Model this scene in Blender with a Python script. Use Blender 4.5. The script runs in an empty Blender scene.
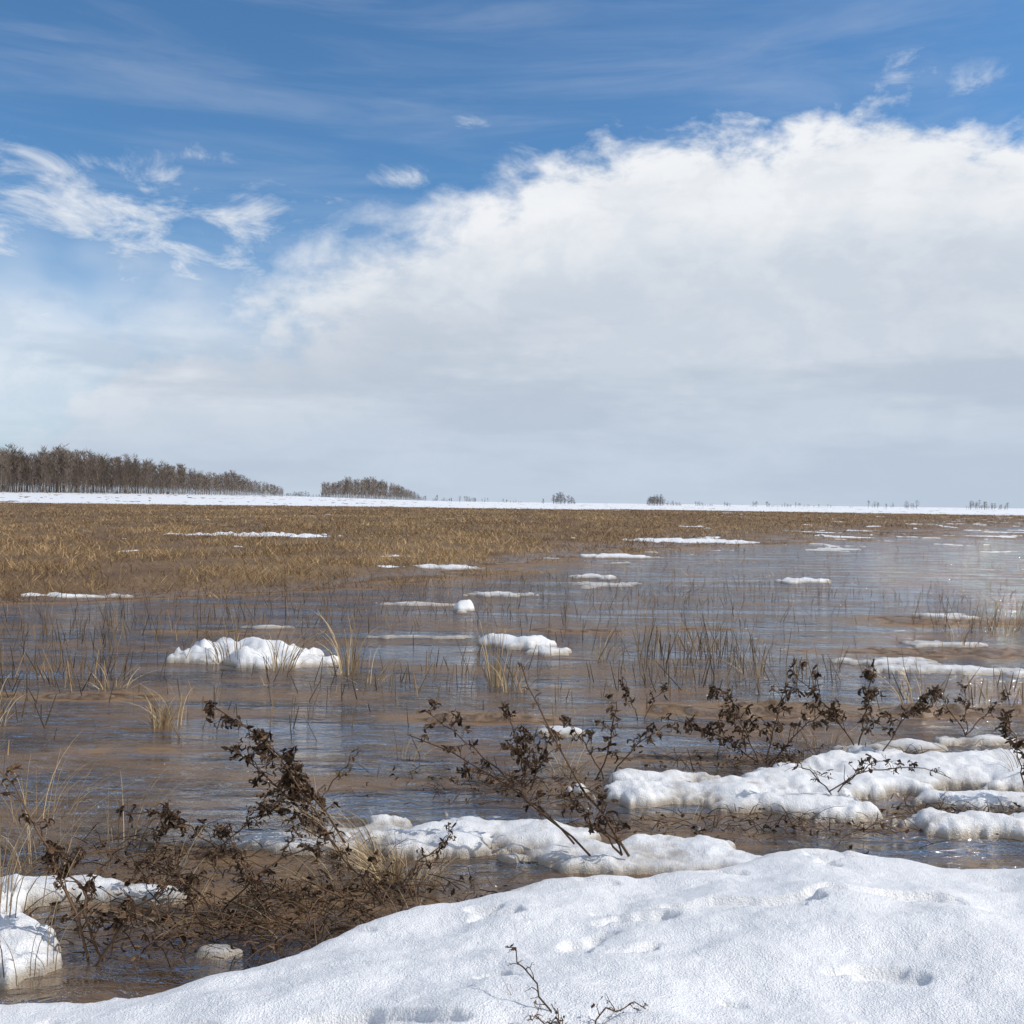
import bpy, math, random
import numpy as np
from mathutils import Vector, Matrix
rng=np.random.default_rng(7); random.seed(7)
scene=bpy.context.scene
scene.view_settings.view_transform='Standard'; scene.view_settings.look='None'; scene.view_settings.exposure=0
EYE=1.6
# ------------------------------------------------------------ noise
def _h(ix,iy,seed):
    h=(ix.astype(np.int64)*374761393+iy.astype(np.int64)*668265263+seed*1274126177)&0xffffffff
    h=((h^(h>>13))*1274126177)&0xffffffff
    h=h^(h>>16)
    return (h&0xffff)/65536.0*2*math.pi
def perlin(x,y,seed=0):
    x=np.asarray(x,float);y=np.asarray(y,float)
    x0=np.floor(x);y0=np.floor(y);fx=x-x0;fy=y-y0
    def g(dx,dy):
        a=_h(x0+dx,y0+dy,seed); return np.cos(a)*(fx-dx)+np.sin(a)*(fy-dy)
    u=fx*fx*fx*(fx*(fx*6-15)+10);v=fy*fy*fy*(fy*(fy*6-15)+10)
    a=g(0,0)*(1-u)+g(1,0)*u;b=g(0,1)*(1-u)+g(1,1)*u
    return (a*(1-v)+b*v)*1.4
def fbm(x,y,o=4,seed=0,r=0.5):
    s=0;a=1;t=0
    for i in range(o):
        s=s+a*perlin(x*2**i+13.7*i,y*2**i-7.1*i,seed+i);t+=a;a*=r
    return s/t*1.4
def sstep(a,b,x):
    t=np.clip((x-a)/(b-a),0,1);return t*t*(3-2*t)
# ------------------------------------------------------------ terrain functions
BY=[0,10,15,17.7,21,27,38,62,110,300,9000]
BX=[-14,-12,-7.7,-4.0,-2.2,.3,4.6,17,48,190,5000]
def sfield(x,y): return np.interp(y,BY,BX)-x
def ell(x,y,cx,cy,a,b): return np.sqrt(((x-cx)/a)**2+((y-cy)/b)**2)
SHO=[(1.8,7.75,1.15,.42,.175),(-.2,7.35,.8,.30,.17),(-3.4,8.0,1.3,.3,.14),(-1.05,3.95,.9,.33,.12),(3.8,7.8,1.2,.3,.16),(2.3,4.5,1.6,.14,.09),(4.8,11,2.4,.6,.15),(-2.4,6.3,.8,.2,.12),(-1.4,4.5,.7,.22,.12),(1,6.3,1.2,.25,.12),(7,14,3.5,.9,.15),(.8,12.5,1.3,.35,.13),(2.6,12.8,1.0,.3,.13),(-3.5,12,1.4,.3,.13)]
def H(x,y):
    x=np.asarray(x,float);y=np.asarray(y,float);shp=x.shape
    x=np.atleast_1d(x);y=np.atleast_1d(y)
    s=sfield(x,y)
    yy=np.maximum(y,12)
    h=np.clip(s*0.05*15/yy,-.13,.16)
    h=h+0.05*fbm(x*.45,y*.3,4,11)*sstep(8,16,y)+.03*fbm(x*1.6,y*1.4,4,17)
    far=sstep(18,60,y)*sstep(.5,-.5,s/yy*8)
    h=h+far*(.11*fbm(x*.09+3,y*.05,5,23,.6)+.085)
    for cx,cy,a,b,t in SHO:
        sel=(np.abs(x-cx)<2.4*a)&(np.abs(y-cy)<2.4*b)
        if sel.any():
            xs,ys=x[sel],y[sel]
            h[sel]+=t*np.exp(-ell(xs,ys,cx,cy,a,b)**2*1.2)*(1+.5*fbm(xs*3,ys*3,3,29))
    h=np.where(y<3,-.15,h)
    az=np.arctan2(x,np.maximum(y,1e-3))
    rise=sstep(225,400,y)*sstep(.12,-.35,az)*sstep(-.1,1,y)
    h=h+2.9*rise+sstep(225,300,y)*.35
    return h.reshape(shp)
EX=[-9,-3,-1.6,-1.25,-1.01,-.67,-.34,-.05,.35,.77,1.1,1.42,2.08,3,9]
EY=[2.2,2.7,2.98,3.1,3.2,3.42,3.70,3.92,4.10,4.22,4.34,4.36,4.22,4.05,3.8]
BLOB=[ # cx,cy,a,b,T
(.0,4.72,.66,.24,.055),(.5,4.52,.5,.20,.05),(-.95,4.62,.5,.10,.03),(-.6,4.76,.35,.09,.035),(.75,4.38,.4,.14,.04),
(1.05,5.5,.62,.24,.07),(1.6,5.2,.33,.15,.075),(.85,5.68,.4,.2,.055),(1.75,5.65,.5,.24,.075),(1.3,5.3,.3,.12,.05),
(2.75,5.95,.85,.32,.08),(2.2,5.75,.5,.22,.07),(2.55,5.35,.35,.12,.05),(2.35,4.92,.5,.18,.08),(2.9,4.8,.5,.22,.08),
(2.55,6.6,.42,.13,.04),(3.3,6.8,.5,.14,.04),(-1.46,4.0,.24,.11,.05),(-1.85,4.0,.32,.10,.05),(-1.76,3.5,.26,.24,.08),(-2.1,3.55,.3,.35,.09),(-1.02,3.5,.10,.05,.03),
(-2.55,10.0,.55,.34,.16),(-2.1,9.75,.5,.24,.08),(-2.9,9.85,.35,.2,.07),(.10,11.1,.34,.3,.10),(.42,10.7,.25,.2,.05),(-.7,14.7,.14,.14,.12),(-.72,14.3,.1,.1,.05),
(6.1,21,.5,.5,.05),(3.7,10.2,.7,.22,.035),(4.5,9.75,.9,.22,.04),(5.6,9.5,.8,.2,.04),(6.4,14.5,.55,.4,.035),(.33,6.9,.16,.09,.035),(5.0,11.6,.5,.2,.03),
(-1.4,15.4,.6,.2,.03),(-.2,17.2,.5,.35,.035),(-7.2,15.9,.9,.3,.05),(-10,40,5,2,.22),(-1.7,24,.9,.7,.05),(7.6,43,3,2.2,.10),
(3.0,30,1.2,.8,.06),(-3.5,27,.8,.6,.10),(1.8,21.5,.5,.4,.04),(-1.0,11.7,.5,.12,.02),(-3,12.4,.35,.15,.03)]
def S(x,y):
    x=np.asarray(x,float);y=np.asarray(y,float);shp=x.shape
    x=np.atleast_1d(x);y=np.atleast_1d(y)
    n1=fbm(x*1.1,y*1.1,3,41);n2=fbm(x*2.6,y*3.4,5,53,.55)
    def prof(m,w,T):
        return np.where(m>0,T*np.sqrt(np.clip(1-(1-np.clip(m/w,0,1))**2,0,1)),np.maximum(m*3,-.2))
    m=np.interp(x,EX,EY)-y+.10*n1+.06*n2
    mm=np.maximum(m,0)
    z=prof(m,.17,.09)+.11*(1-np.exp(-mm/.6))+.05*mm
    sl=mm>0
    if sl.any():
        xs,ys,ms=x[sl],y[sl],mm[sl]
        hol=fbm(xs*1.8+1,ys*3.6+4,4,69)
        z[sl]+=np.clip(ms*3,0,1)*(.060*fbm(xs*1.3+5,ys*1.7,3,61)+.010*fbm(xs*5,ys*6.5,5,67,.65)-.030*sstep(.34,.48,hol))
    for cx,cy,a,b,T in BLOB:
        sel=(np.abs(x-cx)<2.4*a)&(np.abs(y-cy)<2.4*b)
        if not sel.any(): continue
        xs,ys,a1,a2=x[sel],y[sel],n1[sel],n2[sel]
        q=min(a,b)
        g=ell(xs,ys,cx,cy,a,b)
        m2=(1-g)*q+ (.60*a1+.75*a2)*min(q,.45)
        zz=prof(m2,q*(.6 if T<.095 else 1.0),T)*(1+.45*a2)+np.clip(m2*4,0,1)*.02*a2
        z[sel]=np.where(g<2.2,np.maximum(z[sel],zz),z[sel])
    s=sfield(x,y);yy=np.maximum(y,12)
    nn=fbm(x*.2+9,y*.2+2,6,71,.68)
    right=sstep(1,-4,s*15/yy)
    thr=np.where(s>0,.54,.41)
    thr=thr-.19*np.exp(-(s*15/yy/3)**2)
    thr=thr-.12*sstep(22,45,y)*right-.16*sstep(60,150,y)*right-.10*sstep(90,200,y)
    thr=thr+.3*sstep(20,13,y)
    thr=thr-2.5*sstep(205,270,y+25*fbm(x*.02,y*.02,3,77))
    mf=(nn-thr)
    base=np.maximum(H(x,y),0)
    zf=base-.025+.05*np.clip(mf*8,-2,1)
    zf=np.where(y>11,zf,-.3)
    return np.maximum(z,zf).reshape(shp)
# ------------------------------------------------------------ mesh helpers
def new_obj(name,verts,faces,mat=None,smooth=True,attrs=None,parent=None):
    verts=np.asarray(verts,np.float32).reshape(-1,3);faces=np.asarray(faces,np.int32)
    me=bpy.data.meshes.new(name)
    k=faces.shape[1];n=len(faces)
    me.vertices.add(len(verts));me.vertices.foreach_set('co',verts.ravel())
    me.loops.add(n*k);me.loops.foreach_set('vertex_index',faces.ravel())
    me.polygons.add(n);me.polygons.foreach_set('loop_start',np.arange(n,dtype=np.int32)*k)
    me.polygons.foreach_set('loop_total',np.full(n,k,np.int32))
    me.polygons.foreach_set('use_smooth',np.full(n,smooth,bool))
    if attrs:
        for an,av in attrs.items():
            a=me.attributes.new(an,'FLOAT','POINT');a.data.foreach_set('value',np.asarray(av,np.float32))
    me.update(calc_edges=True)
    if mat: me.materials.append(mat)
    o=bpy.data.objects.new(name,me);scene.collection.objects.link(o)
    if parent: o.parent=parent
    return o
def compact(V,F,A):
    used=np.zeros(len(V),bool);used[F.ravel()]=True
    idx=np.cumsum(used)-1
    return V[used],idx[F],{k:v[used] for k,v in A.items()}
def polar(rs,azs):
    R,AZ=np.meshgrid(rs,azs,indexing='ij')
    X=R*np.sin(AZ);Y=R*np.cos(AZ)
    nr,na=R.shape
    i,j=np.meshgrid(np.arange(nr-1),np.arange(na),indexing='ij')
    j2=(j+1)%na
    F=np.stack([i*na+j,i*na+j2,(i+1)*na+j2,(i+1)*na+j],-1).reshape(-1,4)
    return X.ravel(),Y.ravel(),F[:, ::-1]
def lg(a,b,st): return np.exp(np.linspace(math.log(a),math.log(b),max(2,int(math.log(b/a)/st)),endpoint=False))
D=math.pi/180
az_c=np.arange(36,324,3)*D
azs=np.concatenate([np.arange(-36,36,.12)*D,az_c])
rs_s=np.concatenate([lg(.3,2,.1),lg(2,7.5,.0036),lg(7.5,30,.008),lg(30,9000,.018),[9000]])
# ------------------------------------------------------------ node helpers
def mat(name):
    m=bpy.data.materials.new(name);m.use_nodes=True;nt=m.node_tree;nt.nodes.clear()
    return m,nt
class NB:
    def __init__(s,nt): s.nt=nt
    def n(s,t,**k):
        x=s.nt.nodes.new(t)
        for a,b in k.items(): setattr(x,a,b)
        return x
    def set(s,inp,v):
        if hasattr(v,'is_output'): s.nt.links.new(v,inp)
        elif v is not None: inp.default_value=v
    def m(s,op,a,b=None,c=None,clamp=False):
        x=s.n('ShaderNodeMath',operation=op,use_clamp=clamp)
        s.set(x.inputs[0],a)
        if b is not None: s.set(x.inputs[1],b)
        if c is not None: s.set(x.inputs[2],c)
        return x.outputs[0]
    def ss(s,v,a,b,c=0,d=1,kind='SMOOTHSTEP'):
        x=s.n('ShaderNodeMapRange',interpolation_type=kind)
        for i,q in enumerate([v,a,b,c,d]): s.set(x.inputs[i],q)
        return x.outputs[0]
    def mix(s,f,a,b,blend='MIX'):
        x=s.n('ShaderNodeMix',data_type='RGBA',blend_type=blend)
        s.set(x.inputs[0],f)
        s.set(x.inputs[6],a if hasattr(a,'is_output') else (*a,1))
        s.set(x.inputs[7],b if hasattr(b,'is_output') else (*b,1))
        return x.outputs[2]
    def noise(s,vec,scale,detail=4,rough=.5,dist=0,col=False):
        x=s.n('ShaderNodeTexNoise')
        s.set(x.inputs['Vector'],vec);x.inputs['Scale'].default_value=scale;x.inputs['Detail'].default_value=detail
        x.inputs['Roughness'].default_value=rough;x.inputs['Distortion'].default_value=dist
        return x.outputs['Color' if col else 'Fac']
    def mul(s,vec,sc):
        x=s.n('ShaderNodeVectorMath',operation='MULTIPLY');s.set(x.inputs[0],vec);x.inputs[1].default_value=sc
        return x.outputs[0]
    def bump(s,h,strength,dist,normal=None):
        x=s.n('ShaderNodeBump');s.set(x.inputs['Height'],h);s.set(x.inputs['Strength'],strength);x.inputs['Distance'].default_value=dist
        if normal is not None: s.set(x.inputs['Normal'],normal)
        return x.outputs[0]
    def bsdf(s,col,rough=.8,normal=None,spec=.3):
        x=s.n('ShaderNodeBsdfPrincipled')
        s.set(x.inputs['Base Color'],col if hasattr(col,'is_output') else (*col,1))
        s.set(x.inputs['Roughness'],rough);x.inputs['Specular IOR Level'].default_value=spec
        if normal is not None: s.set(x.inputs['Normal'],normal)
        return x
    def out(s,sh):
        o=s.n('ShaderNodeOutputMaterial');s.nt.links.new(sh,o.inputs[0])
    def attr(s,name): return s.n('ShaderNodeAttribute',attribute_name=name).outputs['Fac']
    def pos(s): return s.n('ShaderNodeNewGeometry').outputs['Position']
# ------------------------------------------------------------ materials
def ground_mat():
    m,nt=mat('wet_field_soil');b=NB(nt);p=b.pos();f=b.attr('field')
    n1=b.noise(b.mul(p,(1,.6,1)),.5,5,.65);n2=b.noise(p,9,5,.72)
    n3=b.noise(b.mul(p,(1,.35,1)),.06,5,.6)
    mud=b.mix(b.ss(n2,.32,.68),(.085,.055,.034),(.25,.165,.10))
    st=b.mix(b.ss(n1,.3,.7),(.12,.075,.04),(.31,.205,.105))
    st=b.mix(b.ss(n3,.38,.62),st,b.mix(.6,st,(.15,.085,.045)))
    st=b.mix(b.ss(n2,.25,.75),b.mix(.55,st,(.07,.045,.028)),st)
    c=b.mix(f,mud,st)
    wet=b.attr('wet')
    x=b.bsdf(c,b.ss(wet,0,1,.9,.4),b.bump(n2,.8,.03))
    b.out(x.outputs[0]);return m
def snow_mat():
    m,nt=mat('corn_snow');b=NB(nt);p=b.pos()
    sep=b.n('ShaderNodeSeparateXYZ');nt.links.new(p,sep.inputs[0]);z=sep.outputs[2]
    n0=b.noise(p,1.6,4,.6);n1=b.noise(p,13,4,.65);n2=b.noise(p,130,3,.75)
    vo=b.n('ShaderNodeTexVoronoi');nt.links.new(p,vo.inputs['Vector']);vo.inputs['Scale'].default_value=170
    h=b.m('ADD',b.m('MULTIPLY',n1,.36),b.m('MULTIPLY',n2,.26))
    h=b.m('ADD',h,b.m('MULTIPLY',vo.outputs['Distance'],.10))
    wet=b.m('MULTIPLY',b.ss(b.m('ADD',z,b.m('MULTIPLY',n1,-.05)),.035,-.020),b.attr('near'))
    dirt=b.m('MULTIPLY',b.ss(n0,.48,.66),b.ss(n1,.4,.6))
    c=b.mix(wet,(.88,.88,.885),(.34,.28,.21))
    c=b.mix(b.m('MULTIPLY',dirt,b.ss(z,.17,.03,.04,.6)),c,(.46,.38,.28))
    gr=b.ss(n2,.34,.64)
    c=b.mix(gr,b.mix(.28,c,(.40,.44,.50)),c)
    x=b.bsdf(c,b.ss(wet,0,1,.5,.25),b.bump(h,.85,.030),.4)
    b.out(x.outputs[0]);return m
def water_mat():
    m,nt=mat('murky_meltwater');b=NB(nt);p=b.pos();d=b.attr('depth')
    warp=b.noise(p,.8,2,.5,col=True)
    va=b.n('ShaderNodeVectorMath',operation='ADD');nt.links.new(p,va.inputs[0]);nt.links.new(b.mul(warp,(.5,.5,.5)),va.inputs[1]);q=va.outputs[0]
    w1=b.noise(b.mul(q,(1,2.4,1)),6,4,.64,.6)
    w2=b.noise(b.mul(q,(1,2.8,1)),1.6,3,.5,.4)
    calm=b.noise(b.mul(p,(.4,1.5,1)),.55,4,.68)
    amp=b.ss(calm,.40,.58,.25,1)
    hgt=b.m('MULTIPLY',b.m('ADD',b.m('MULTIPLY',w1,1.05),b.m('MULTIPLY',w2,1.0)),amp)
    nrm=b.bump(hgt,1.0,.14)
    n=b.noise(b.mul(p,(1,3.0,1)),.55,6,.70)
    mur=b.mix(b.ss(n,.42,.60),(.048,.033,.022),(.17,.108,.065))
    mur=b.mix(b.ss(d,.09,.01),mur,(.24,.155,.09))
    dif=b.n('ShaderNodeBsdfDiffuse');nt.links.new(mur,dif.inputs[0])
    tr=b.n('ShaderNodeBsdfTransparent');tr.inputs[0].default_value=(.85,.74,.6,1)
    ms=b.n('ShaderNodeMixShader');b.set(ms.inputs[0],b.ss(d,-.005,.03,.1,1));nt.links.new(tr.outputs[0],ms.inputs[1]);nt.links.new(dif.outputs[0],ms.inputs[2])
    gl=b.n('ShaderNodeBsdfGlossy');gl.inputs['Roughness'].default_value=.07;gl.inputs[0].default_value=(.88,.84,.79,1);nt.links.new(nrm,gl.inputs['Normal'])
    fr=b.n('ShaderNodeFresnel');fr.inputs[0].default_value=1.30;nt.links.new(nrm,fr.inputs['Normal'])
    slick=b.m('MULTIPLY',b.ss(d,.005,.08,.20,.84),b.ss(n,.42,.60,1.0,.6))
    ff=b.m('MULTIPLY',fr.outputs[0],slick)
    m2=b.n('ShaderNodeMixShader');nt.links.new(ff,m2.inputs[0]);nt.links.new(ms.outputs[0],m2.inputs[1]);nt.links.new(gl.outputs[0],m2.inputs[2])
    b.out(m2.outputs[0]);return m
def plant_mat(name,c0,c1,rough=.75,trans=0):
    m,nt=mat(name);b=NB(nt);t=b.attr('tint')
    c=b.mix(t,c0,c1)
    x=b.bsdf(c,rough,None,.15)
    b.out(x.outputs[0]);return m
M_G=ground_mat();M_S=snow_mat();M_W=water_mat()
M_ST=plant_mat('dry_straw',(.12,.068,.032),(.66,.45,.22))
M_DS=plant_mat('soaked_straw',(.055,.038,.022),(.34,.23,.12))
M_GR=plant_mat('bleached_grass',(.17,.11,.06),(.58,.45,.28))
M_WD=plant_mat('withered_weed',(.040,.025,.016),(.15,.09,.055))
M_LF=plant_mat('withered_leaf',(.025,.016,.011),(.18,.11,.065))
M_TR=plant_mat('bare_aspen_bark',(.085,.063,.048),(.30,.235,.185))
M_TF=plant_mat('far_bare_bark',(.06,.052,.050),(.18,.15,.13))
# ------------------------------------------------------------ ground, water, snow
rg=np.concatenate([lg(.3,2,.15),lg(2,8,.012),lg(8,30,.009),lg(30,9000,.016),[9000]])
azg=np.concatenate([np.arange(-36,36,.2)*D,az_c])
X,Y,F=polar(rg,azg);Z=H(X,Y)
fieldm=sstep(-.03,.05,Z+.03*fbm(X*.8,Y*.8,3,5))*sstep(9,13,Y)*np.maximum(sstep(-1.8,1,sfield(X,Y)*15/np.maximum(Y,12)+fbm(X*.3,Y*.2,3,6)*2),.6*sstep(30,80,Y))
new_obj('ground',np.stack([X,Y,Z],1),F,M_G,True,{'field':fieldm,'wet':sstep(.08,.0,Z)})
dep=-Z
keep=(dep[F]>-.04).any(1)&(np.hypot(X,Y)[F].max(1)<600)
V,F2,A=compact(np.stack([X,Y,np.zeros_like(X)],1),F[keep],{'depth':dep})
new_obj('flood_water',V,F2,M_W,True,A)
X,Y,F=polar(rs_s,azs);Zs=S(X,Y);HH=np.maximum(H(X,Y),-.03)
vis=(Zs>HH-.02)
near=sstep(60,20,Y)
V=np.stack([X,Y,Zs],1)
fk=vis[F].any(1)
bank=(np.interp(X,EX,EY)-Y>-.15)&(Y<5)
farm=Y>200
fb=bank[F].any(1);ff=farm[F].all(1)&~fb
for nm,sel in (('snow_bank',fk&fb),('melting_snow_patches',fk&~fb&~ff),('distant_snow_field',fk&ff)):
    v,f,a=compact(V,F[sel],{'near':near});new_obj(nm,v,f,M_S,True,a)
def zs(x,y): return float(max(H(x,y),S(x,y),-.05))
# ------------------------------------------------------------ ribbons
def ribbons(name,base,tip,w0,w1,mat,tint,sag=None,seg=1,ang=None,parent=None):
    n=len(base)
    d=tip-base
    if ang is None: ang=rng.uniform(0,math.pi,n)
    side=np.stack([np.cos(ang),np.sin(ang),np.zeros(n)],1)
    rows=[]
    for k in range(seg+1):
        t=k/seg
        c=base+d*t
        if sag is not None: c=c+sag*(t*(1-t))*4
        w=(w0*(1-t)+w1*t)[:,None]*.5
        rows+= [c-side*w,c+side*w]
    V=np.stack(rows,1)
    m=2*(seg+1)
    off=(np.arange(n)*m)[:,None]
    Fs=[np.concatenate([off+2*k,off+2*k+1,off+2*k+3,off+2*k+2],1) for k in range(seg)]
    return new_obj(name,V.reshape(-1,3),np.concatenate(Fs,0),mat,False,{'tint':np.repeat(tint,m)},parent)
# stubble field
N=380000
y=np.exp(rng.uniform(math.log(11),math.log(240),N));az=rng.uniform(-.62,.62,N);x=y*np.tan(az)
s=sfield(x,y)*15/np.maximum(y,12)
row=np.abs(((x*.35+y*.94)/.9)%1-.5)*2
cl=fbm(x*.35,y*.3,5,91,.65)
cl2=fbm(x*.08,y*.05,4,95,.6)
h=H(x,y)
p=sstep(-3.2,1.2,s+cl*2.2)
p=np.where(s<0.3,p*np.where(row>.55,1,.18)*sstep(-.25,.25,cl)*.8,p*(.16+.84*sstep(-.3,.2,cl))*np.where(row>.4,1,.4))
p=np.maximum(p,.40*sstep(18,50,y)*sstep(-.05,.03,h)*sstep(-.2,.2,cl))
p=np.maximum(p,.13*sstep(12,18,y)*np.where(row>.6,1,.1)*sstep(-.05,.25,cl))
sn=S(x,y)
p=p*np.where(sn>np.maximum(h,0)+.02,.05,1)
k=rng.uniform(0,1,N)<p*.85
x,y,h,cl,cl2=x[k],y[k],h[k],cl[k],cl2[k];n=len(x)
hh=rng.uniform(.07,.23,n)*(1+.6*cl)
wd=np.maximum(.008,y*.00045)*rng.uniform(.6,1.4,n)
tall=rng.uniform(0,1,n)<.03
hh=hh*np.where(tall,1.8,1)
base=np.stack([x,y,np.maximum(h,-.04)-.01],1)
lean=rng.normal(0,.7,(n,2))*hh[:,None]
tip=base+np.stack([lean[:,0],lean[:,1],hh*rng.uniform(.4,1,n)],1)
tint=np.clip(rng.beta(1.0,1.9,n)+.5*cl+.6*cl2-.25*(s[k]<.3),0,1)
tint=np.where(tall,tint*.3,tint)
ribbons('stubble',base,tip,wd,wd*.5,M_ST,tint,ang=rng.normal(0,.7,n))
# drowned stubble
pts=[]
def clus(cx,cy,ax,ay,n,h0,h1):
    for _ in range(n): pts.append((cx+rng.normal()*ax,cy+rng.normal()*ay,rng.uniform(h0,h1)))
clus(1.9,10.5,.35,.7,120,.1,.42);clus(1.5,9.0,.3,.4,40,.1,.3);clus(-5,11.3,1.3,.6,160,.1,.3);clus(-4.4,13,2,.7,170,.1,.28);clus(-4.1,8.9,.4,.4,120,.1,.28)
clus(-1,14,2.2,1,80,.08,.25);clus(3,15,1.5,1.5,70,.08,.25);clus(6.3,13.2,.5,.5,70,.15,.45);clus(0,19,3,1.8,200,.08,.2);clus(4.5,19,2.0,2,100,.08,.2)
clus(-.3,9.5,.35,.35,30,.1,.3);clus(2.8,9.6,.5,.4,34,.1,.3);clus(-3.8,7.2,.3,.5,50,.08,.25);clus(4.5,8.5,.6,.4,35,.1,.25);clus(0,12.5,4,1.4,70,.05,.16);clus(.3,8,2.4,.9,80,.05,.2)
clus(-2,16,3,1.2,180,.06,.2);clus(1,11.5,3,1,60,.05,.16);clus(7,18,3,3,120,.06,.2);clus(-1.2,8.6,.8,.4,50,.05,.25);clus(2.5,8.6,1.5,.5,70,.05,.2);clus(-2,7.2,1,.5,40,.05,.18)
P=np.array(pts);n=len(P)
base=np.stack([P[:,0],P[:,1],np.full(n,-.03)],1)
tip=base+np.stack([rng.normal(0,.3,n)*P[:,2],rng.normal(0,.3,n)*P[:,2],P[:,2]+.03],1)
ribbons('drowned_stubble',base,tip,rng.uniform(.006,.012,n),rng.uniform(.003,.006,n),M_DS,rng.uniform(0,1,n)**1.5,ang=rng.normal(0,.5,n))
def grass(cx,cy,n,h,spread,lean=(0,0),bow=.25,mat=M_GR,tlo=.0,thi=1,w=.006,name='dry_grass_clump',z=None):
    z=zs(cx,cy) if z is None else z
    a=rng.uniform(0,2*math.pi,n);r=np.sqrt(rng.uniform(0,1,n))*spread*.35
    base=np.stack([cx+np.cos(a)*r,cy+np.sin(a)*r,np.full(n,z-.03)],1)
    hh=h*rng.uniform(.35,1,n)
    d=np.stack([np.cos(a)*spread*rng.uniform(.1,1,n)+lean[0]*hh,np.sin(a)*spread*rng.uniform(.1,1,n)+lean[1]*hh,hh],1)
    tip=base+d
    sag=np.stack([-d[:,0]*bow,-d[:,1]*bow,hh*bow*.7*rng.uniform(.2,1.2,n)],1)
    return ribbons(name,base,tip,rng.uniform(.6,1.2,n)*w,np.full(n,w*.25),mat,rng.uniform(tlo,thi,n),sag,6,ang=rng.normal(0,.7,n))
grass(-1.5,9.2,40,.66,.38,(-.2,0),w=.012)
grass(-2.15,9.4,34,.55,.4,(.3,0),w=.011)
grass(-2.7,9.6,26,.5,.45,(-.4,0),w=.010)
grass(-1.2,8.7,20,.38,.3,(.3,0),w=.010)
grass(-.12,8.7,36,.75,.16,(-.05,0),w=.010,bow=.1)
grass(.05,8.4,30,.4,.3,(.2,0),w=.009)
grass(-2.45,7.0,70,.30,.16,(.15,0),w=.009)
grass(-2.35,7.0,22,.45,.3,(-.4,0),w=.007)
grass(-3.6,6.9,46,.4,.3,(-.2,0),w=.008)
grass(-3.3,8.3,30,.3,.3,(.1,0),w=.009)
grass(-.50,4.22,150,.27,.17,(-.6,0),w=.0055,tlo=.3)
grass(-.36,4.15,90,.22,.16,(.4,0),w=.005,tlo=.3)
grass(-.62,4.35,70,.38,.22,(-.8,.1),w=.0045)
grass(-.72,4.1,60,.22,.2,(-.9,0),w=.0045,thi=.7)
grass(-.95,4.7,44,.3,.28,(-.5,0),w=.0045,thi=.6)
grass(-1.2,3.75,60,.2,.35,(.3,0),w=.0045,thi=.8)
grass(-.8,3.7,50,.16,.3,(-.5,0),w=.004,thi=.8)
grass(-1.35,4.15,40,.3,.3,(.5,0),w=.004,thi=.8)
grass(-.35,3.8,26,.2,.25,(-.4,.2),w=.004,thi=.8)
grass(6.2,12.6,30,.5,.5,(-.1,0),w=.010)
grass(5.2,11.5,18,.35,.5,(.2,0),w=.009)
grass(3.0,5.75,34,.32,.3,(-.2,0),w=.006)
grass(-1.9,3.7,34,.62,.5,(.1,.2),w=.0045,thi=.85)
grass(-1.62,3.3,16,.5,.4,(-.5,.2),w=.004,thi=.85)
grass(-2.05,4.3,36,.5,.45,(-.2,0),w=.0045,thi=.8)
grass(-2.3,4.9,34,.45,.4,(.2,0),w=.0045,thi=.8)
grass(-1.75,4.6,30,.42,.35,(.3,0),w=.0045,thi=.8)
grass(.95,10.2,22,.4,.3,(.3,0),w=.009)
grass(2.3,9.5,28,.5,.4,(-.3,0),w=.009)
grass(3.3,8.0,26,.4,.4,(0,0),w=.008)
grass(-.65,6.2,20,.3,.3,(.4,0),w=.006)
grass(1.75,6.3,30,.4,.4,(-.3,0),w=.006)
grass(.35,5.9,24,.3,.3,(.5,0),w=.005)
grass(2.1,6.6,34,.3,.35,(.2,0),w=.006)
grass(.9,4.95,16,.18,.3,(.5,0),w=.004)
grass(1.35,4.8,16,.16,.3,(-.5,0),w=.004)
grass(2.0,5.2,16,.2,.3,(.5,0),w=.004)
grass(.22,2.46,12,.10,.14,(.9,.2),w=.0035)
grass(.02,2.6,9,.06,.12,(-1.4,.2),w=.003)
grass(1.3,4.15,10,.07,.12,(-1.2,.2),w=.003)
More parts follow.
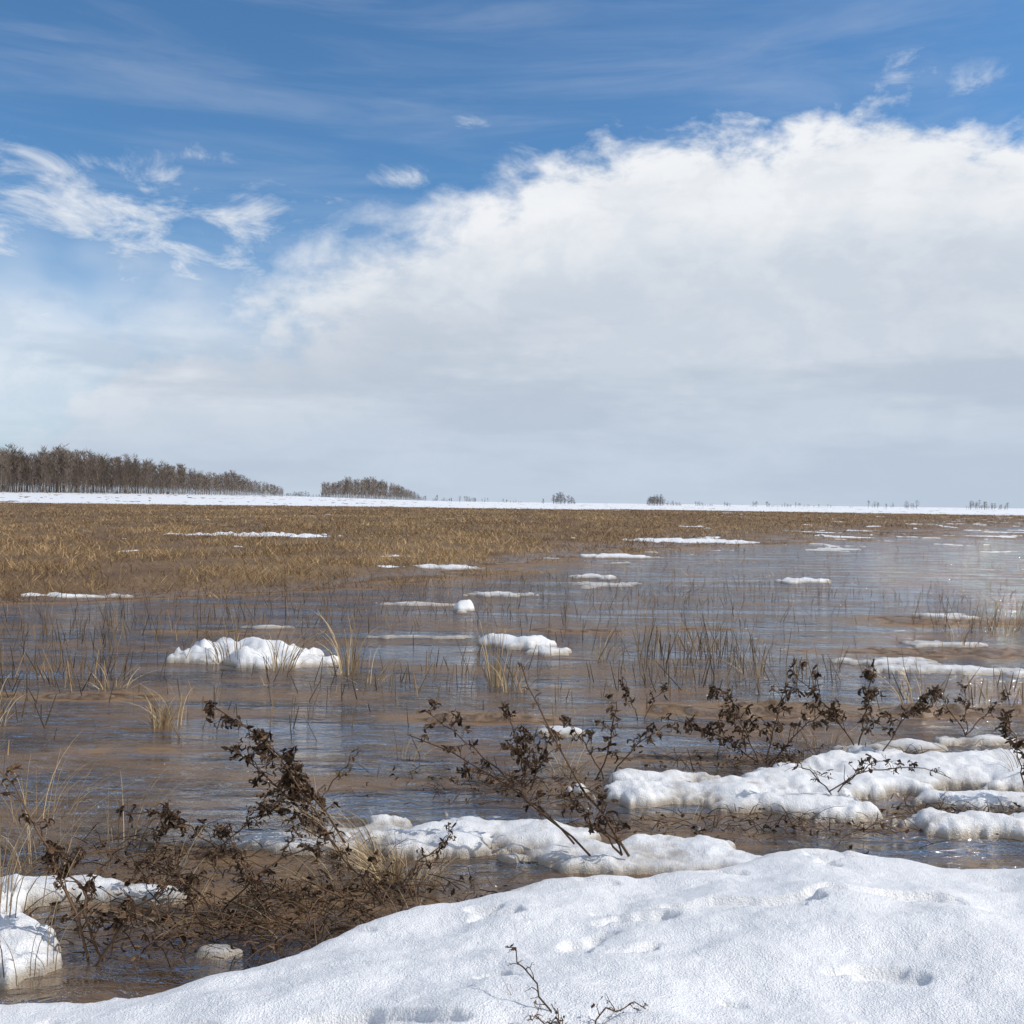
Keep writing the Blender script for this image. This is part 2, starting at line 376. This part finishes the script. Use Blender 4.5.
# ------------------------------------------------------------ withered weeds
class MB:
    def __init__(s): s.v=[];s.f=[];s.t=[]
def tube(mb,pts,r0,r1,tint,sides=5):
    n=len(pts);b0=len(mb.v)
    for i,p in enumerate(pts):
        d=(pts[min(i+1,n-1)]-pts[max(i-1,0)]).normalized()
        u=d.cross(Vector((.3,.8,.5))).normalized();w=d.cross(u)
        r=r0+(r1-r0)*i/(n-1)
        for k in range(sides):
            a=2*math.pi*k/sides
            mb.v.append(p+u*math.cos(a)*r+w*math.sin(a)*r);mb.t.append(tint)
    for i in range(n-1):
        for k in range(sides):
            k2=(k+1)%sides
            mb.f.append((b0+i*sides+k,b0+i*sides+k2,b0+(i+1)*sides+k2,b0+(i+1)*sides+k))
R=random.uniform
def leaf(mb,p,d,L,tint):
    d=d.normalized();up=Vector((R(-1,1),R(-1,1),R(-.2,1))).normalized()
    s=d.cross(up)
    if s.length<.1: s=d.cross(Vector((1,0,0)))
    s.normalize();u=s.cross(d);b0=len(mb.v);curl=R(-2.8,3.6);W=L*R(.18,.48);fold=R(.3,1.2)
    c=p.copy();ang=0;n=5
    for i in range(n):
        t=i/(n-1);wd=W*(math.sin(math.pi*(.12+.83*t)))**.8*R(.5,1.4)
        dd=d*math.cos(ang)+u*math.sin(ang);uu=u*math.cos(ang)-d*math.sin(ang)
        for q in (-1,0,1):
            mb.v.append(c+s*q*wd*.5+uu*(abs(q)*wd*fold*.5)+Vector((R(-1,1),R(-1,1),R(-1,1)))*L*.07);mb.t.append(tint)
        c=c+dd*L/(n-1);ang+=curl/(n-1)
    for i in range(n-1):
        for q in range(2):
            a=b0+i*3+q;mb.f.append((a,a+1,a+4,a+3))
def path(p0,p1,bow,n=9,jit=.012):
    out=[]
    for i in range(n):
        t=i/(n-1);q=p0.lerp(p1,t)+bow*(4*t*(1-t))
        if 0<i<n-1: q=q+Vector((R(-1,1),R(-1,1),R(-1,1)))*jit
        out.append(q)
    return out
def weed(stems,leaves=60,L=.04,br=9,blen=.16,lo=.3,dens_tip=.6,name='withered_weed',seed=1,r=.004):
    random.seed(seed);root=bpy.data.objects.new(name,None);scene.collection.objects.link(root)
    root.location=stems[0][0]
    st=MB();lf=MB();spots=[]
    for (a,b_,bw) in stems:
        a=Vector(a);b_=Vector(b_);P=path(a,b_,Vector(bw),10)
        tube(st,P,r,r*.45,R(.3,1),6)
        for k in range(br):
            t=lo+(1-lo)*(k+R(0,.8))/br;i=min(int(t*9),8);p=P[i].lerp(P[i+1],t*9-i)
            ax=(P[i+1]-P[i]).normalized()
            dr=(ax*R(.3,1)+Vector((R(-1,1),R(-.8,.8),R(-.5,.8)))).normalized()
            l=blen*R(.4,1.1)*(1.15-.6*t)
            Q=path(p,p+dr*l+Vector((0,0,-l*R(0,.35))),Vector((0,0,l*R(0,.2))),5,.004)
            tube(st,Q,r*.55,r*.25,R(.1,.9),4)
            for q in Q[1:]: spots.append((q,dr,t))
            if R(0,1)<.6:
                d2=(dr+Vector((R(-1,1),R(-1,1),R(-.6,.6)))).normalized();Q2=path(Q[2],Q[2]+d2*l*.5,Vector((0,0,0)),4,.003)
                tube(st,Q2,r*.4,r*.22,R(.1,.9),4);spots.append((Q2[-1],d2,t));spots.append((Q2[2],d2,t))
        spots.append((P[-1],ax,1))
    random.shuffle(spots);spots2=spots[:max(3,int(len(spots)*.45))]
    for k in range(int(leaves*1.45)):
        q,dr,t=random.choice(spots2)
        if R(0,1)>dens_tip+t*(1-dens_tip): q,dr,t=random.choice(spots2)
        leaf(lf,q+Vector((R(-1,1),R(-1,1),R(-1,1)))*.010,dr*.4+Vector((R(-1,1),R(-1,1),R(-1.8,.3))),L*R(.4,1.2),R(0,1)**1.5)
    off=Vector(stems[0][0])
    new_obj('stems',[v-off for v in st.v],st.f,M_WD,True,{'tint':st.t},root)
    new_obj('leaves',[v-off for v in lf.v],lf.f,M_LF,False,{'tint':lf.t},root)
weed([((-.72,4.55,.0),(-1.42,4.75,.62),(.06,0,.03)),((-.76,4.5,0),(-1.15,4.6,.5),(0,0,.04)),((-.8,4.6,0),(-1.0,4.6,.33),(-.05,0,.03)),((-.75,4.5,0),(-1.3,4.7,.42),(.03,0,.0))],430,.046,18,.14,.25,.4,seed=3,r=.0055)
weed([((.53,4.35,.06),(.05,4.6,.86),(-.03,0,-.02))],16,.032,9,.12,.35,seed=5,r=.0065)
weed([((.36,4.35,.06),(-.48,4.7,.50),(.02,0,.05)),((.3,4.5,.06),(-.2,4.7,.33),(.02,0,.05)),((.5,4.36,.06),(.28,4.4,.33),(-.03,0,.02)),((.5,4.36,.06),(.42,4.4,.28),(-.03,0,.02))],140,.044,11,.13,.2,.4,seed=6,r=.005)
weed([((.1,5.6,-.02),(-.02,5.7,.42),(.02,0,0)),((.05,5.6,-.02),(-.5,5.9,.36),(0,0,.03)),((.12,5.6,-.02),(.25,5.6,.30),(0,0,.03)),((.08,5.6,-.02),(.06,5.7,.3),(0,0,.03))],250,.050,12,.15,.2,.6,seed=8,r=.005)
weed([((.5,5.75,.0),(.62,5.8,.45),(.02,0,0)),((.55,5.8,.0),(.35,5.8,.32),(0,0,.03)),((.6,5.8,0),(.95,5.9,.3),(0,0,.05))],120,.05,9,.15,.3,seed=9,r=.005)
weed([((1.55,6.2,0),(1.3,6.3,.42),(.02,0,.02)),((1.6,6.2,0),(1.75,6.3,.48),(0,0,.03)),((1.6,6.15,0),(2.05,6.2,.36),(0,0,.05)),((1.55,6.2,0),(1.0,6.4,.22),(0,0,.05))],370,.052,15,.18,.15,.7,seed=10,r=.005)
weed([((2.2,6.3,.05),(1.8,6.4,.55),(.02,0,.02)),((2.2,6.3,.05),(2.3,6.3,.58),(0,0,.03)),((2.3,6.2,.05),(2.65,6.3,.42),(0,0,.05))],290,.052,13,.18,.2,.6,seed=11,r=.005)
weed([((1.7,5.25,.08),(1.45,5.3,.24),(0,0,.05)),((1.75,5.3,.08),(2.0,5.3,.25),(0,0,.03)),((1.7,5.3,.08),(2.35,5.3,.16),(0,0,.1))],70,.04,9,.14,.1,seed=12)
weed([((-1.45,3.45,0),(-1.85,3.6,.62),(.05,0,.0)),((-1.4,3.45,0),(-1.6,3.55,.34),(0,0,.04)),((-1.4,3.4,0),(-1.15,3.5,.25),(0,0,.06))],220,.038,13,.13,.1,.4,seed=13,r=.005)
weed([((-1.15,3.75,0),(-1.35,3.8,.2),(0,0,.05)),((-1.1,3.8,0),(-.7,3.9,.26),(0,0,.06)),((-1.1,3.8,0),(-1.5,4.0,.12),(0,0,.06)),((-.9,3.75,0),(-1.1,3.9,.3),(0,0,.03))],260,.036,14,.16,.1,.5,seed=14)
weed([((-1.3,4.5,0),(-1.75,4.6,.14),(0,0,.06)),((-1.3,4.45,0),(-1.0,4.5,.2),(0,0,.06)),((-1.6,4.5,0),(-1.5,4.5,.18),(0,0,.03))],270,.038,12,.14,.1,.6,seed=15)
weed([((-.5,3.95,0),(-.85,4.1,.25),(0,0,.05)),((-.45,3.95,0),(-.25,4.1,.2),(0,0,.05)),((-.55,3.9,0),(-.9,3.85,.1),(0,0,.05))],190,.034,12,.14,.1,.6,seed=16)
weed([((2.75,5.3,.08),(2.65,5.3,.5),(0,0,.02)),((2.8,5.25,.08),(2.95,5.3,.42),(0,0,.02))],190,.048,12,.13,.2,.6,seed=17)
weed([((.22,2.45,.2),(.36,2.56,.30),(-.05,0,.06)),((.16,2.45,.2),(.0,2.75,.37),(0,0,.05)),((.14,2.45,.2),(.13,2.5,.33),(0,0,.0)),((.20,2.45,.2),(.26,2.5,.27),(0,0,.03)),((.17,2.45,.2),(.06,2.5,.31),(0,0,.03))],30,.018,9,.06,.3,seed=18,r=.003)
weed([((.95,7.4,0),(.85,7.4,.3),(0,0,0)),((1.0,7.4,0),(1.15,7.4,.24),(0,0,.02))],60,.045,8,.12,.3,seed=19)
weed([((3.2,7.0,0),(3.0,7.0,.3),(0,0,0)),((3.2,7.0,0),(3.5,7.0,.28),(0,0,.02)),((3.2,7,0),(3.2,7,.35),(0,0,0))],90,.045,8,.14,.3,seed=20)
weed([((-1.0,5.3,0),(-1.3,5.4,.2),(0,0,0)),((-1.0,5.3,0),(-.8,5.3,.26),(0,0,.02))],30,.035,8,.1,.3,seed=21)
mb=MB();random.seed(31)
cand=[]
for _ in range(2600):
    c=random.choice([(-1.1,3.85,.5,.2),(-1.1,3.75,.4,.15),(-.55,4.0,.25,.14),(-1.5,4.4,.35,.16),(-.9,3.6,.4,.1),(1.6,6.1,.5,.15),(2.4,6.2,.4,.15),(0,5.6,.4,.2),(2.5,5.15,.5,.1),(1.2,4.9,.5,.1)])
    cand.append((random.gauss(c[0],c[2]),random.gauss(c[1],c[3])))
CA=np.array(cand);CS=S(CA[:,0],CA[:,1]);CH=np.maximum(H(CA[:,0],CA[:,1]),0)
for i in range(len(CA)):
    if CS[i]>.02: continue
    x0,y0=CA[i]
    if i%5<3:
        z0=CH[i]+R(.0,.035);a=R(0,6.28);l=R(.04,.22)
        tube(mb,path(Vector((x0,y0,z0)),Vector((x0+math.cos(a)*l,y0+math.sin(a)*l*.7,z0+R(-.02,.07))),Vector((0,0,R(0,.03))),4,.004),.0024,.001,R(0,1.3)**2,4)
    else:
        leaf(mb,Vector((x0,y0,CH[i]+R(0,.03))),Vector((R(-1,1),R(-1,1),R(-.1,.4))),R(.02,.045),R(0,1)**2)
new_obj('plant_litter',mb.v,mb.f,M_LF,False,{'tint':mb.t})
# ------------------------------------------------------------ distant bare trees
def tree_template(seed):
    random.seed(seed);B=[];T=[];W0=[];W1=[]
    def seg(a,b,w0,w1): B.append(a);T.append(b);W0.append(w0);W1.append(w1)
    p=Vector((0,0,0));n=5
    for i in range(n):
        q=Vector((R(-.015,.015),R(-.015,.015),(i+1)/n));seg(p,q,.014*(1-i/n)+.004,.014*(1-(i+1)/n)+.004);p=q
    for k in range(28):
        t=R(.12,.98)**.8;a=R(0,6.28);l=(.20*(1.12-t)+.05)*R(.6,1.2)
        s0=Vector((0,0,t));e=s0+Vector((math.cos(a)*l*.8,math.sin(a)*l*.8,l*R(.5,1.1)))
        seg(s0,e,.008,.005)
        for _ in range(5):
            u=R(.25,1);m=s0.lerp(e,u);f=m+Vector((R(-1,1),R(-1,1),R(.1,1.3)))*.06
            seg(m,f,.007,.004)
    return np.array(B),np.array(T),np.array(W0),np.array(W1)
TT=[tree_template(100+i) for i in range(9)]
def treemass(name,items,mt=None,wm=1.0,wide=1.0):
    Bs=[];Ts=[];w0=[];w1=[];ti=[]
    for (x,y,z,h) in items:
        b,t,a,c=TT[rng.integers(len(TT))];r=rng.uniform(0,6.28);cs,sn=math.cos(r),math.sin(r);wd=rng.uniform(.9,1.4)*wide
        M=np.array([[cs*wd,-sn*wd,0],[sn*wd,cs*wd,0],[0,0,1]]).T
        o=np.array([x,y,z-.2])
        Bs.append(b@M*h+o);Ts.append(t@M*h+o);w0.append(a*h*wm);w1.append(c*h*wm);ti.append(np.clip(rng.uniform(0,.8)+rng.normal(0,.2,len(a)),0,1))
    ribbons(name,np.vstack(Bs),np.vstack(Ts),np.concatenate(w0),np.concatenate(w1),mt or M_TR,np.concatenate(ti),ang=rng.normal(0,.5,sum(map(len,w0))))
def band(az0,az1,d0,d1,n,hf,small=.3,clump=0,am=.45):
    out=[]
    for i in range(n):
        a=az0+(az1-az0)*(i+rng.uniform(-1,1))/n;d=rng.uniform(d0,d1);x=d*math.tan(a)
        nz=float(fbm(a*38,0.3,3,201));h=hf(a)*rng.uniform(.74,1.04)*(1+am*nz)
        if clump and float(fbm(a*70,5.3,2,207))<clump-.25: continue
        if rng.uniform()<small: h*=rng.uniform(.3,.7)
        out.append((x,d,float(H(x,d)),h))
    return out
treemass('bare_aspen_woodland',band(-.60,-.225,345,395,1250,lambda a: np.interp(a,[-.62,-.47,-.40,-.33,-.27,-.225],[15.6,15.4,14.2,11.2,7.6,3.6]),am=.28))
treemass('bare_aspen_grove',band(-.188,-.09,420,470,330,lambda a: np.interp(a,[-.19,-.165,-.12,-.09],[6.5,8.8,7.4,2.2]),am=.3))
far=[]
for a0,a1,n,h,c in ((-.235,-.18,80,3.2,0),(-.09,-.035,70,3.4,.2),(-.03,.03,30,3.0,.25),(.03,.075,60,5.0,.15),(.10,.15,100,6.2,.05),(.15,.18,30,4,.15),(.165,.27,130,2.8,.1),(.27,.34,40,2.0,.2),(.34,.41,36,4.0,.2),(.375,.385,5,7.5,0),(.42,.48,50,4.6,.15),(.5,.6,60,5,.1)):
    far+=band(a0,a1,560,640,n,lambda a:h*(.55+.75*abs(math.sin(a*97))),.5,c)
treemass('distant_tree_line',far,M_TF,1.9,1.5)
# ------------------------------------------------------------ world
w=bpy.data.worlds.new("World");scene.world=w;w.use_nodes=True;nt=w.node_tree;nt.nodes.clear();b=NB(nt)
SUN_EL=math.radians(42);SUN_AZ=math.radians(92)
sky=b.n('ShaderNodeTexSky',sky_type='NISHITA');sky.sun_disc=False;sky.sun_elevation=SUN_EL;sky.sun_rotation=SUN_AZ
sky.air_density=1.0;sky.dust_density=.4;sky.ozone_density=2.0
tc=b.n('ShaderNodeTexCoord').outputs['Generated']
sp=b.n('ShaderNodeSeparateXYZ');nt.links.new(tc,sp.inputs[0]);x,y,z=sp.outputs
az=b.m('ARCTAN2',x,y)
hr=b.m('SQRT',b.m('ADD',b.m('MULTIPLY',x,x),b.m('MULTIPLY',y,y)))
v=b.m('DIVIDE',z,b.m('MAXIMUM',hr,.001))
cv=b.mul(tc,(1,1,1.7))
wn=b.noise(cv,5,2,.5,col=True)
va=b.n('ShaderNodeVectorMath',operation='ADD');nt.links.new(cv,va.inputs[0]);nt.links.new(b.mul(wn,(.08,.08,.08)),va.inputs[1]);cw=va.outputs[0]
nA=b.noise(cw,6,3,.55);nB=b.noise(cw,17,6,.60)
fc=b.n('ShaderNodeFloatCurve');c=fc.mapping.curves[0]
P=[(0,.16),(.10,.15),(.162,.13),(.20,.17),(.253,.220),(.351,.265),(.406,.300),(.46,.325),(.505,.345),(.534,.365),(.598,.385),(.70,.385),(.76,.390),(.838,.365),(1,.34)]
c.points[0].location=P[0];c.points[1].location=P[-1]
for p in P[1:-1]: c.points.new(*p)
fc.mapping.update()
b.set(fc.inputs['Value'],b.ss(az,-.7,.7,0,1,'LINEAR'))
edge=fc.outputs[0]
dv=b.m('SUBTRACT',edge,v)
q=b.m('ADD',dv,b.m('ADD',b.m('MULTIPLY',b.m('SUBTRACT',nA,.5),.15),b.m('MULTIPLY',b.m('SUBTRACT',nB,.5),.14)))
soft=b.ss(az,-.25,.1,.12,.045)
main=b.ss(q,-.004,soft)
blobs=[(-.41,.250,.18,.036,1.5),(-.44,.295,.11,.022,1.2),(-.30,.325,.05,.012,.6),(-.46,.17,.07,.025,1),(-.11,.318,.055,.013,.7),(-.05,.375,.025,.010,.6),(.015,.335,.05,.02,.8),(.36,.40,.03,.03,.4),(.43,.385,.04,.02,.4)]
mx=None
for a0,v0,sa,sv,st in blobs:
    da=b.m('DIVIDE',b.m('SUBTRACT',az,a0),sa);db=b.m('DIVIDE',b.m('SUBTRACT',v,v0),sv)
    g=b.m('SUBTRACT',st,b.m('SQRT',b.m('ADD',b.m('MULTIPLY',da,da),b.m('MULTIPLY',db,db))))
    mx=g if mx is None else b.m('MAXIMUM',mx,g)
nC=b.noise(b.mul(cw,(1,1,1.2)),13,7,.66,.5)
qs=b.m('ADD',mx,b.m('MULTIPLY',b.m('SUBTRACT',nC,.53),8.0))
small=b.m('MULTIPLY',b.ss(qs,-.4,2.4),b.ss(mx,-1.1,.4))
small=b.m('MULTIPLY',small,.88)
ci=b.noise(b.mul(tc,(1.2,1.2,9)),2.6,5,.6,.6)
cir=b.m('MULTIPLY',b.ss(ci,.38,.75),.14)
veil=b.m('MULTIPLY',b.ss(b.m('ADD',v,b.m('MULTIPLY',b.m('SUBTRACT',nA,.5),.18)),.27,.10),.8)
back_fill=b.m('MULTIPLY',b.ss(y,.15,-.35),b.ss(nA,.40,.56,.25,.9))  # unseen cloud cover behind the camera, added to whiten the ambient light
mask=b.m('MAXIMUM',b.m('MAXIMUM',b.m('MAXIMUM',main,small),b.m('MAXIMUM',cir,veil)),back_fill)
nD=b.noise(b.mul(cw,(1,1,1.6)),3.2,6,.58)
depth=b.m('ADD',dv,b.m('MULTIPLY',b.m('SUBTRACT',nD,.5),.40))
cc=b.mix(b.ss(depth,.0,.20),(.87,.89,.92),(.60,.665,.75))
cc=b.mix(b.m('MULTIPLY',b.ss(nB,.42,.64),b.ss(dv,.2,.0,.16,.45)),cc,(.92,.93,.95))
cc=b.mix(b.m('MULTIPLY',b.ss(nB,.52,.36),b.ss(dv,.15,.0,.08,.34)),cc,(.57,.64,.74))
dk=b.m('MULTIPLY',b.ss(b.noise(b.mul(tc,(1,1,5)),3.4,5,.55),.44,.62),b.ss(v,.24,.10))
cc=b.mix(b.m('MULTIPLY',dk,.6),cc,(.42,.49,.60))
cc=b.mix(b.m('MULTIPLY',b.ss(v,.18,.0),.65),cc,(.50,.60,.73))
skyc=b.mix(1.0,sky.outputs[0],(.066,.103,.128),'MULTIPLY')
fin=b.mix(mask,skyc,cc)
bg=b.n('ShaderNodeBackground');nt.links.new(fin,bg.inputs[0]);bg.inputs[1].default_value=1.0
o=b.n('ShaderNodeOutputWorld');nt.links.new(bg.outputs[0],o.inputs[0])
w.cycles.sampling_method='MANUAL';w.cycles.sample_map_resolution=512
# ------------------------------------------------------------ sun
L=bpy.data.lights.new('sun','SUN');L.energy=3.6;L.angle=math.radians(.5);L.color=(1,.94,.85)
lo=bpy.data.objects.new('sun',L);scene.collection.objects.link(lo)
Sd=Vector((math.sin(SUN_AZ)*math.cos(SUN_EL),math.cos(SUN_AZ)*math.cos(SUN_EL),math.sin(SUN_EL)))
lo.rotation_euler=Sd.to_track_quat('Z','Y').to_euler();lo.location=(20,5,20)
# ------------------------------------------------------------ camera
cam=bpy.data.cameras.new('camera');cam.lens=36*1000/1024;cam.sensor_width=36;cam.clip_start=.05;cam.clip_end=20000
co=bpy.data.objects.new('camera',cam);scene.collection.objects.link(co)
co.matrix_world=Matrix.Translation((0,0,EYE))@Matrix.Rotation(math.radians(90-.57),4,'X')@Matrix.Rotation(math.radians(.7),4,'Z')
scene.camera=co
